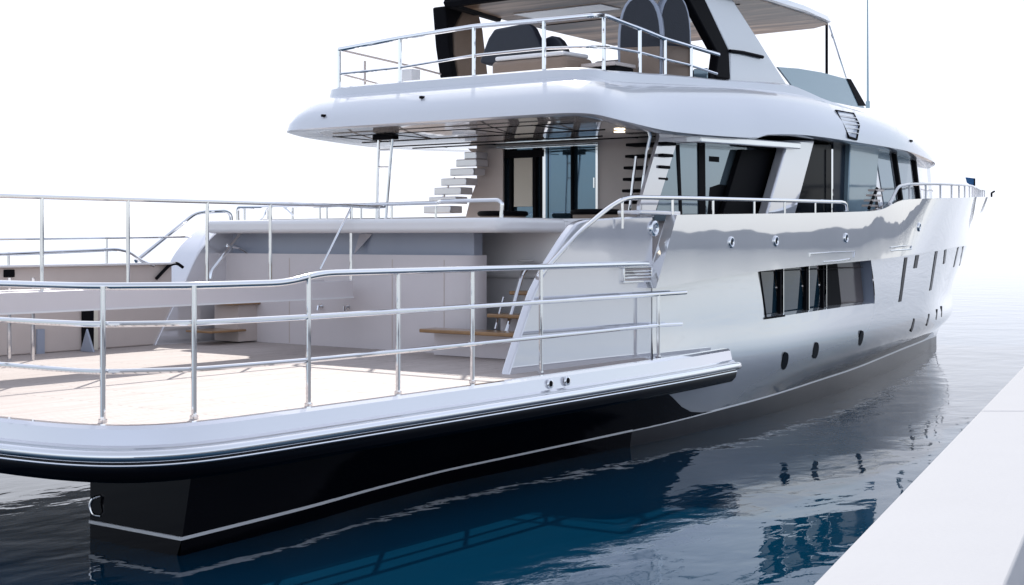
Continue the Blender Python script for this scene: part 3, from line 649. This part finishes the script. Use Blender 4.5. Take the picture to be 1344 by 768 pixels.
MB().prism([whp(22.8, 3.84) + V(0, -0.03, 0), whp(26.6, 3.84) + V(0, -0.03, 0), whp(26.6, 3.97) + V(0, -0.03, 0), whp(22.8, 3.97) + V(0, -0.03, 0)], V(0, 0.03, 0)).build('window_header', 'trim', Y)

# --- flybridge deck: rounded shell lofted round its plan outline
YC = -0.40
HB = 2.50                                                   # half breadth
half = [(13.74, 0.0), (13.74, 0.9), (13.74, 1.8), (13.76, 2.25), (13.86, 2.47), (14.08, 2.56), (14.7, 2.55), (15.6, 2.50), (17, 2.50), (18.2, 2.50), (19.2, 2.52), (20.2, 2.54), (21.2, 2.54), (22.2, 2.56), (23.2, 2.56), (24.2, 2.50), (25.2, 2.32), (26.0, 2.0), (26.6, 1.55), (27.0, 1.0), (27.2, 0.45), (27.25, 0.0)]
hv = smooth([V(x, y, 0) for x, y in half], 2)
n_ = len(hv)
outl = [V(p.x, YC - p.y, 0) for p in hv] + [V(p.x, YC + p.y, 0) for p in hv[-2:0:-1]]
zb_ = curve([(13.7, 3.88), (14.4, 3.82), (15.8, 3.76), (17.9, 3.80), (18.4, 3.88), (19.7, 3.93), (21.8, 3.91), (23.2, 3.88), (24.5, 3.80), (26, 3.74), (27.3, 3.66)])
zc_ = curve([(13.7, 4.34), (14.7, 4.34), (16.2, 4.42), (18.7, 4.56), (20, 4.58), (22.2, 4.50), (23.2, 4.42), (24.2, 4.28), (25.3, 4.08), (26.2, 3.90), (27.3, 3.74)])
zk_ = curve([(13.7, 4.49), (14.5, 4.49), (15.6, 4.54), (16.5, 4.59), (17.8, 4.64), (19.9, 4.74), (20.3, 4.70), (20.9, 4.62), (22.2, 4.52), (23.2, 4.44), (24.2, 4.30), (25.3, 4.10), (26.2, 3.92), (27.3, 3.76)])
def ring(ins, zf):
    out = []
    for p in outl:
        s_ = V(p.x, p.y - YC, 0); L_ = abs(s_.y)
        ny = max(0.0, (L_ - ins)) if L_ > 0 else 0
        fx = p.x
        aft = 1 - sm(13.7, 15.2, p.x); fwd = sm(23.5, 27.2, p.x)
        fx = p.x + ins * 1.15 * aft * (1 - 0.0) - ins * 1.2 * fwd
        y_ = math.copysign(ny, s_.y) if s_.y else 0
        out.append(V(fx, YC + y_, zf(fx if False else p.x)))
    return out
R0 = ring(0.35, lambda x: zb_(x) + 0.02); R1 = ring(0.05, lambda x: zb_(x) - 0.0); R1b = ring(0.0, lambda x: zb_(x) + 0.02)
mixz = lambda t: (lambda x: lerp(zb_(x), zc_(x), t))
shell = [R0, R1, R1b, ring(0.02, mixz(0.25)), ring(0.08, mixz(0.5)), ring(0.18, mixz(0.76)), ring(0.28, mixz(0.93)), ring(0.36, zc_), ring(0.385, lambda x: lerp(zc_(x), zk_(x), 0.15)),
         ring(0.40, lambda x: lerp(zc_(x), zk_(x), 0.85)), ring(0.43, zk_), ring(0.56, zk_), ring(0.58, lambda x: zk_(x) - 0.1 if x < 20 else zk_(x))]
flyd = MB().loft(shell, closed=True).build('flybridge_deck', 'fly', Y, angle=38)
cap = ring(0.58, lambda x: 4.22 if x < 20.3 else zk_(x) - 0.05)
mb = MB(); vs = cap; N = len(vs)
for i in range(0, n_ - 1): mb.face([vs[i], vs[i+1], vs[(N - i - 1) % N], vs[(N - i) % N]]) if i > 0 else mb.face([vs[0], vs[1], vs[N-1]])
mb.build('flybridge_floor', 'white', Y, angle=50)
sof = ring(0.30, lambda x: zb_(x) + 0.015)
mb = MB(); vs = sof
for i in range(0, n_ - 1): mb.face([vs[i], vs[i+1], vs[(N - i - 1) % N], vs[(N - i) % N]]) if i > 0 else mb.face([vs[0], vs[1], vs[N-1]])
soffit = mb.build('soffit', 'soffit', Y, angle=50)
for X, y0, y1 in ((14.4, -2.3, 1.7), (15.1, -2.3, 1.8), (15.8, -1.8, 1.9), (16.3, -2.3, 1.9)):
    MB().box((X, (y0 + y1) / 2, zb_(X) + 0.012), (0.014, y1 - y0, 0.012)).build('soffit_groove', 'trim', soffit)
for yy in (-1.9, -0.9, 0.5, 1.4): MB().box((15.3, yy, zb_(15.3) + 0.024), (2.4, 0.014, 0.012), rot=Matrix.Rotation(0.01, 3, 'Y')).build('soffit_groove', 'trim', soffit)
p = at(813, 171, Z=3.79); lampm = mat('lit_downlight', (1, 0.9, 0.7), 0.5); b_ = lampm.node_tree.nodes['Principled BSDF']
b_.inputs['Emission Color'].default_value = (1, 0.85, 0.6, 1); b_.inputs['Emission Strength'].default_value = 2.5
MB().disc(V(p.x, p.y, 3.775), V(0, 0, -1), 0.07, 0.01, 16, up=V(1, 0, 0)).build('downlight', lampm, soffit)
# side soffit beam over the windows
MB().prism([V(16.7, -2.75, 3.80), V(19.7, -2.75, 3.86), V(19.7, -2.3, 3.86), V(16.7, -2.3, 3.80)], V(0, 0, -0.10)).build('side_beam', 'hull', Y, bevel=0.02)
# vent grille let into the fascia
vp = [(1097, 145), (1120, 149), (1127.5, 164), (1124, 183), (1113.5, 180)]
def fascia(px, py, out=0.0):
    d = (VD + RT * ((px - CX) / F) + V(0, 0, (HY - py) / F)).normalized(); r = FT.ray_cast(CAM, d); return (r[0] - d * out) if r[0] is not None else at(px, py, Y=-2.9)
t3 = MB(); t3.loft(shell, closed=True); FT = BVHTree.FromBMesh(t3.bm)
vq = [fascia(*p, out=0.03) for p in vp]
vent = MB().prism(vq, V(0, 0.05, 0)).build('vent_grille', 'bluegrey', Y)
MB().tube(vq, 0.018, 6, True).build('vent_frame', 'trim', vent)
for t in (0.2, 0.35, 0.5, 0.65, 0.8):
    a = vq[0].lerp(vq[4], t); b = vq[1].lerp(vq[2], min(1, t * 2)) if t < 0.5 else vq[2].lerp(vq[3], t * 2 - 1)
    MB().tube([a + V(0, -0.012, 0), b + V(0, -0.012, 0)], 0.010, 6).build('vent_slat', 'wing', vent)
for x, y in ((1195, 185), (555, 128), (426, 152)):
    p = fascia(x, y); MB().box(p, (0.10, 0.05, 0.035)).build('deck_light', 'trim', Y, bevel=0.01)

# --- flybridge guard rail
zr = 5.1
rp = [at(445, 65, X=14.3), at(525, 50, X=14.3), at(622, 34.5, X=14.3), at(714, 26.5, X=14.3), at(775, 20.5, X=14.35), V(14.98, -2.36, 5.20), at(840, 38, Y=-2.38), at(873, 51, Y=-2.38), at(907, 61, Y=-2.38), at(943, 72, Y=-2.38)]
rm = [at(447, 97, X=14.3), at(525, 89, X=14.3), at(622, 73, X=14.3), at(714, 63.5, X=14.3), at(775, 61.5, X=14.35), at(800, 62, Y=-2.36), at(840, 69, Y=-2.38), at(873, 78, Y=-2.38), at(907, 86, Y=-2.38), at(941, 97, Y=-2.38)]
fr_ = MB().tube(rp, 0.029, 10, bend=0.12).build('flybridge_rail', 'chrome', Y)
MB().tube(rm, 0.018, 8, bend=0.12).build('middle_rail', 'chrome', fr_)
for i in (0, 1, 2, 3, 5, 6, 7, 8):
    MB().tube([V(rp[i].x, rp[i].y, 4.38 if rp[i].x < 14.6 else 4.5), rp[i]], 0.025, 8).build('stanchion', 'chrome', fr_)
# rail along the port side of the flybridge
pa = rp[0]; pb = V(18.0, 1.60, 5.0)
MB().tube([pa, at(540, 87, Y=1.62), at(592, 101, Y=1.62)], 0.016, 8).build('flybridge_rail', 'taupe', Y)
MB().tube([rm[0], at(507, 113, Y=1.60)], 0.014, 8).build('flybridge_rail', 'taupe', Y)
MB().tube([at(479, 80, Y=1.60), at(479, 118, Y=1.60)], 0.018, 8).build('rail_post', 'taupe', Y)
a, b = at(529, 90, Y=1.3), at(549, 110, Y=1.3); MB().box((a + b) / 2, (0.2, 0.2, a.z - b.z)).build('rail_box', 'white', Y, bevel=0.015)

# --- arch legs and hardtop
def slab(pix, y, th, name, m, bevel=0.0, parent=Y): return MB().prism([at(px, py, Y=y) for px, py in pix], V(0, th, 0)).build(name, m, parent, bevel=bevel, angle=40)
slab([(895, -60), (925, -60), (1034, 112), (958, 108), (958, 70)], -2.30, 0.10, 'arch_leg', 'fly', 0.03)
slab([(872, -60), (898, -60), (957, 66), (959, 104), (939, 102), (943, 72)], -2.315, 0.14, 'arch_trim', 'trim', 0.02)
MB().tube([at(958, 67, Y=-2.32), at(975, 69, Y=-2.33), at(1001, 75, Y=-2.33)], 0.026, 8).build('arch_trim', 'trim', Y)
ZR = 5.88
roof = [V(16.35, 1.25, ZR), V(16.35, -1.7, ZR), V(16.8, -2.4, ZR), V(18.5, -2.5, ZR), V(20.5, -2.42, ZR), V(21.7, -2.25, ZR), V(21.95, -1.9, ZR), V(22.1, 0.5, ZR), V(21.8, 1.9, ZR), V(18, 1.6, ZR)]
ht = MB().prism(roof, V(0, 0, 0.02)).build('hardtop', 'headliner', Y)
r2_ = [p + V(0, 0, 0.021) for p in roof]; cc = V(19.2, -0.3, ZR)
rr = [r2_, [cc + (p - cc) * 1.02 + V(0, 0, 0.05) for p in roof], [cc + (p - cc) * 1.0 + V(0, 0, 0.14) for p in roof], [cc + (p - cc) * 0.9 + V(0, 0, 0.22) for p in roof], [cc + (p - cc) * 0.5 + V(0, 0, 0.26) for p in roof]]
MB().loft(rr, closed=True, cap=True).build('hardtop_shell', 'fly', ht, angle=40)
MB().tube([roof[-1], roof[0], roof[1]], 0.06, 8).build('hardtop_trim', 'trim', ht)
for X in (19.0,): MB().box((X, -0.3, ZR - 0.004), (0.025, 3.6, 0.012)).build('hardtop_seam', 'trim', ht)
for X, yy in ((18.0, 0.3), (19.8, -0.6)): MB().box((X, yy, ZR - 0.006), (0.55, 1.6, 0.016)).build('skylight', 'white', ht, bevel=0.005)
slab([(584, 8), (600, 6), (612, 8), (595, 40), (596, 70), (602, 102), (594, 102), (588, 60)], 1.40, 0.25, 'hardtop_leg', 'trim', 0.03)
slab([(611, 6), (626, 8), (634, 40), (641, 102), (604, 102), (597, 70), (597, 42)], 1.42, 0.20, 'hardtop_leg', 'tan', 0.02)
# poles and wing windscreen
slab([(1021, 88), (1048, 90), (1078, 95), (1112, 104), (1135, 142), (1050, 126)], -2.20, 0.03, 'windscreen', 'screen')
slab([(1112, 103), (1117, 104), (1137, 139), (1128, 139)], -2.215, 0.05, 'windscreen_edge', 'trim')
MB().tube([at(1085, 30, Y=-2.0), at(1085, 97, Y=-2.0)], 0.024, 8).build('hardtop_pole', 'trim', Y)
MB().tube([at(1088, 33, Y=-2.1), at(1110, 102, Y=-2.1)], 0.018, 8).build('hardtop_pole', 'chrome', Y)
MB().tube([at(1139, 142, Y=-1.6), at(1138.5, -40, Y=-1.6)], lambda t: lerp(0.022, 0.010, t), 8).tube([at(1139, 142, Y=-1.6), at(1139, 133, Y=-1.6)], 0.04, 8).build('whip_antenna', 'screen', Y)

# --- bow rail and jackstaff
bx = [22.3 + i * (35.7 - 22.3) / 15 for i in range(16)]
bp = [V(x, yt_(x) + 0.07, zt_(x) + (0.24 - 0.07 * sm(24, 36, x))) for x in bx]
a0 = V(21.35, yt_(21.35) + 0.07, zt_(21.35)); a1 = V(21.75, yt_(21.75) + 0.07, zt_(22) + 0.20)
br_ = MB().tube([a0, a1] + bp, 0.024, 8, bend=0.1).build('bow_rail', 'white', Y)
for p in bp[::1]: MB().tube([V(p.x, p.y, zt_(p.x) - 0.02), p], 0.018, 8).build('stanchion', 'white', br_)
MB().tube([V(35.7, -0.25, zt_(35.7) + 0.14), V(35.95, -0.1, 3.56), V(36.1, -0.05, 3.48)], 0.024, 8).build('bow_roller', 'trim', Y)
p = at(1279, 254, Y=-0.95); jk = MB().tube([p, p + V(0, 0, 0.34)], 0.02, 8).build('jackstaff', 'trim', Y)
MB().prism([p + V(0, 0, 0.34), p + V(0, 0, 0.14), p + V(-0.17, 0.10, 0.24), p + V(-0.20, 0.12, 0.36)], V(0.01, 0.02, 0)).build('pennant', 'flag', jk)
# folded boarding ladder at the bulwark step
la, lb2 = at(1140, 274, Y=-3.2), at(1151, 247, Y=-3.2)
bl = MB().tube([la, lb2], 0.022, 8).tube([la + V(0.25, 0.1, 0), lb2 + V(0.25, 0.1, 0)], 0.022, 8).build('boarding_ladder', 'trim', Y)
for t in (0.15, 0.4, 0.65, 0.9): MB().box(la.lerp(lb2, t) + V(0.12, 0.05, 0), (0.3, 0.14, 0.03)).build('ladder_rung', 'taupe', bl)

# ------------------------------------------------------------------ gangway over the platform
gw = empty('gangway', V(8.5, 0.4, 1.71), 'grey gangway beam with tall steel handrail crossing above the bathing platform', 'gangway')
GX0, GX1 = 3.5, 13.0
MB().box(((GX0 + GX1) / 2, 0.03, 1.82), (GX1 - GX0, 0.06, 0.21)).build('side_beam', 'mauve', gw, bevel=0.012)
MB().box(((GX0 + GX1) / 2, 0.52, 1.82), (GX1 - GX0, 0.06, 0.21)).build('side_beam', 'mauve', gw, bevel=0.012)
MB().box(((GX0 + GX1) / 2, 0.275, 1.86), (GX1 - GX0, 0.43, 0.05)).build('walkway', 'teak', gw)
MB().box(((GX0 + GX1) / 2, -0.004, 1.722), (GX1 - GX0, 0.012, 0.02)).build('beam_trim', 'white', gw)
hr = MB().tube([V(GX0, 0.03, 2.86), V(12.9, 0.03, 2.84), V(13.35, 0.03, 2.83), V(13.6, 0.03, 2.84)], 0.021, 10).build('handrail', 'chrome', gw)
for x in (55, 168, 272, 355, 461):
    t = at(x, 268, Y=0.03); MB().tube([V(t.x, 0.03, 1.925), V(t.x, 0.03, 2.85)], 0.020, 10).build('stanchion', 'chrome', hr)
t = at(461, 268, Y=0.03); MB().tube([V(t.x, 0.03, 2.82), at(420, 354, Y=0.03)], 0.014, 8).build('brace', 'chrome', hr)
for xx in (5.0, 6.4): MB().tube([V(xx, 0.03, 1.925), V(xx, 0.03, 2.85)], 0.020, 10).build('stanchion', 'chrome', hr)

# ------------------------------------------------------------------ flybridge and cockpit furniture (loose things)
def lathe_arch(w_, h_, n=14):                               # upright rounded-top outline in local (u, z)
    pts = [(-w_/2 * 0.92, 0), (w_/2 * 0.92, 0), (w_/2, h_ * 0.45)]
    for i in range(n + 1):
        a = math.pi * i / n; pts.append((math.copysign(abs(math.cos(a)) ** 0.8, math.cos(a)) * w_ / 2, h_ * 0.5 + math.sin(a) ** 0.8 * h_ * 0.5 if math.sin(a) > 0 else h_ * 0.5))
    return pts + [(-w_/2, h_ * 0.45)]
def helm_chair(name, base, yaw, w_, h_, label, low=0.0):
    o = empty(name, base, label, 'chair', 'tall helm chairs on the flybridge')
    rot = Matrix.Rotation(yaw, 3, 'Z')
    def T(u, d, z): return base + rot @ V(d, -u, z)
    arch = lathe_arch(w_, h_)
    MB().prism([T(u, 0.0, z + 0.12) for u, z in arch], rot @ V(0.16, 0, 0)).build('back_shell', 'bluegrey', o, bevel=0.035, seg=4)
    up = [(u * 0.86, max(z, h_ * 0.47)) for u, z in lathe_arch(w_, h_ * 0.97) if z > h_ * 0.40]
    MB().prism([T(u, -0.012, z + 0.12) for u, z in up], rot @ V(0.02, 0, 0)).build('back_panel', 'navy', o, bevel=0.008)
    MB().prism([T(u, -0.012, z) for u, z in ((-w_*0.42, h_*0.14), (w_*0.42, h_*0.14), (w_*0.43, h_*0.57), (-w_*0.43, h_*0.57))], rot @ V(0.018, 0, 0)).build('lower_panel', 'tan', o, bevel=0.008)
    MB().box(T(0, 0.4, 0.45), (0.5, w_ * 0.9, 0.16), yaw=yaw).build('seat', 'navy', o, bevel=0.04)
    MB().tube([T(0, 0.35, 0), T(0, 0.35, 0.4)], 0.07, 12).build('pedestal', 'chrome', o)
    MB().box(T(0, 0.05, 0.16), (0.20, w_ * 1.05, 0.32), yaw=yaw).build('base', 'white', o, bevel=0.05)
    return o
b1 = at(840, 90, X=16.3); b2 = at(886, 90, X=16.9)
helm_chair('helm_chair', V(b1.x, b1.y, 4.22), R(20), 0.62, 1.32, 'left of two tall rounded helm chairs, broad dark back over tan lower half')
helm_chair('helm_chair', V(b2.x, b2.y, 4.26), R(62), 0.54, 1.36, 'right of two tall rounded helm chairs, navy back turned to the side')
s1 = at(668, 70, X=16.0)
lo = empty('lounge_chair', V(s1.x, s1.y, 4.22), 'wide dark lounge chair with trapezoid back on the upper deck behind the aft rail', 'chair')
MB().prism([at(x, y, X=16.0) for x, y in ((628, 82), (640, 50), (648, 38), (690, 30), (697, 36), (711, 66), (708, 74), (640, 86))], V(0.18, 0, 0)).build('backrest', 'navy', lo, bevel=0.04, seg=4)
MB().box(V(16.45, s1.y, 4.5), (0.7, 0.75, 0.25)).build('seat', 'tan', lo, bevel=0.06); MB().box(V(16.4, s1.y, 4.3), (0.6, 0.6, 0.16)).build('base', 'trim', lo)
s2 = at(723, 60, X=16.3)
ro = empty('round_chair', V(s2.x, s2.y, 4.22), 'low dark chair with a round back, right of the trapezoid lounge chair', 'chair')
MB().prism([V(16.3, s2.y + 0.26 * math.cos(i * math.pi / 10), 4.86 + 0.38 * math.sin(i * math.pi / 10)) for i in range(11)] + [V(16.3, s2.y - 0.26, 4.4), V(16.3, s2.y + 0.26, 4.4)], V(0.14, 0, 0)).build('backrest', 'navy', ro, bevel=0.03)
MB().box(V(16.6, s2.y, 4.5), (0.5, 0.5, 0.18)).build('seat', 'navy', ro, bevel=0.04); MB().box(V(16.6, s2.y, 4.32), (0.3, 0.3, 0.2)).build('base', 'trim', ro)
s3 = at(698, 90, X=15.4)
sf = empty('sun_lounge', V(15.5, s3.y, 4.22), 'tan padded sun lounge with white top cushion behind the aft rail of the upper deck', 'sofa')
a, b = at(650, 90, X=15.4), at(746, 90, X=15.4)
MB().prism([V(15.3, a.y, 4.22), V(15.3, b.y, 4.22), V(15.5, b.y - 0.06, 4.22), V(15.9, b.y - 0.06, 4.22), V(15.9, a.y, 4.22)], V(0, 0, 0.58)).build('base', 'tan', sf, bevel=0.06, seg=4)
MB().prism([V(15.32, a.y - 0.05, 4.805), V(15.32, b.y + 0.03, 4.805), V(15.88, b.y, 4.805), V(15.88, a.y - 0.05, 4.805)], V(0, 0, 0.06)).build('cushion', 'white', sf, bevel=0.025)
s4 = at(778, 85, X=15.6)
ck = empty('drinks_cabinet', V(15.7, s4.y, 4.22), 'low dark cabinet with tan top beside the tall helm chairs on the upper deck', 'cabinet')
a, b = at(747, 80, X=15.6), at(806, 80, X=15.6)
MB().box((15.85, (a.y + b.y) / 2, 4.44), (0.45, a.y - b.y, 0.44)).build('body', 'trim', ck, bevel=0.02); MB().box((15.85, (a.y + b.y) / 2, 4.685), (0.50, a.y - b.y + 0.03, 0.05)).build('top', 'taupe', ck, bevel=0.01)
s5 = at(926, 85, X=17.9)
cs = empty('helm_console', V(s5.x, s5.y, 4.24), 'small dark helm console with pale screen and tan sides beside the white arch leg', 'console')
MB().box(V(s5.x + 0.1, s5.y + 0.1, 4.52), (0.5, 0.5, 0.56)).build('body', 'trim', cs, bevel=0.03); MB().box(V(s5.x - 0.17, s5.y + 0.22, 4.70), (0.06, 0.14, 0.26)).build('side_panel', 'tan', cs, bevel=0.02)
MB().box(V(s5.x - 0.17, s5.y - 0.02, 4.72), (0.03, 0.22, 0.18)).build('screen', 'screen', cs, bevel=0.01)
a, b = at(742, 55, X=18.4), at(818, 55, X=18.4)
sp = empty('sunbed', V(18.8, (a.y + b.y) / 2, 4.22), 'white padded sunbed seen between the round chair and the tall helm chairs', 'sunbed')
MB().box((18.8, (a.y + b.y) / 2, 4.42), (0.8, a.y - b.y - 0.1, 0.40)).build('base', 'taupe', sp, bevel=0.03)
MB().box((18.8, (a.y + b.y) / 2, 4.72), (0.85, a.y - b.y, 0.20)).build('mattress', 'white', sp, bevel=0.07)
MB().box((19.2, (a.y + b.y) / 2, 5.02), (0.20, a.y - b.y, 0.46), rot=Matrix.Rotation(R(14), 3, 'Y')).build('backrest', 'white', sp, bevel=0.07)
# cockpit chairs with curved backs
def tub_chair(c, yaw, label):
    o = empty('cockpit_chair', c, label, 'chair', 'tub chairs in the cockpit'); rot = Matrix.Rotation(yaw, 3, 'Z')
    arc = [c + rot @ V(0.32 * math.cos(a), 0.32 * math.sin(a), 0.78) for a in [R(-110 + i * 22) for i in range(11)]]
    MB().tube(arc, 0.035, 8).build('back_rail', 'trim', o)
    lo_, hi_ = [p - V(0, 0, 0.4) for p in arc], [p - V(0, 0, 0.03) for p in arc]
    q = [c + (p - c) * 1.0 for p in hi_]
    MB().loft([lo_, hi_, [p + (V(c.x, c.y, p.z) - p) * 0.12 for p in q], [p + (V(c.x, c.y, p.z) - p) * 0.12 for p in lo_]]).build('back', 'tan', o)
    MB().disc(c + V(0, 0, 0.40), V(0, 0, 1), 0.30, 0.1, 18, up=V(1, 0, 0)).build('seat', 'navy', o, bevel=0.02)
    for k in range(4):
        a = R(45 + 90 * k); MB().tube([c + rot @ V(0.27 * math.cos(a), 0.27 * math.sin(a), 0), c + rot @ V(0.22 * math.cos(a), 0.22 * math.sin(a), 0.41)], 0.02, 8).build('leg', 'trim', o)
    return o
p = at(784, 277, X=15.6); tub_chair(V(15.6, p.y, 2.0), R(160), 'dark tub chair with curved back rail in the cockpit right of the sliding doors')
p = at(660, 277, X=15.9); tub_chair(V(15.9, p.y, 2.0), R(200), 'tan tub chair in the cockpit in front of the left sliding door pane')
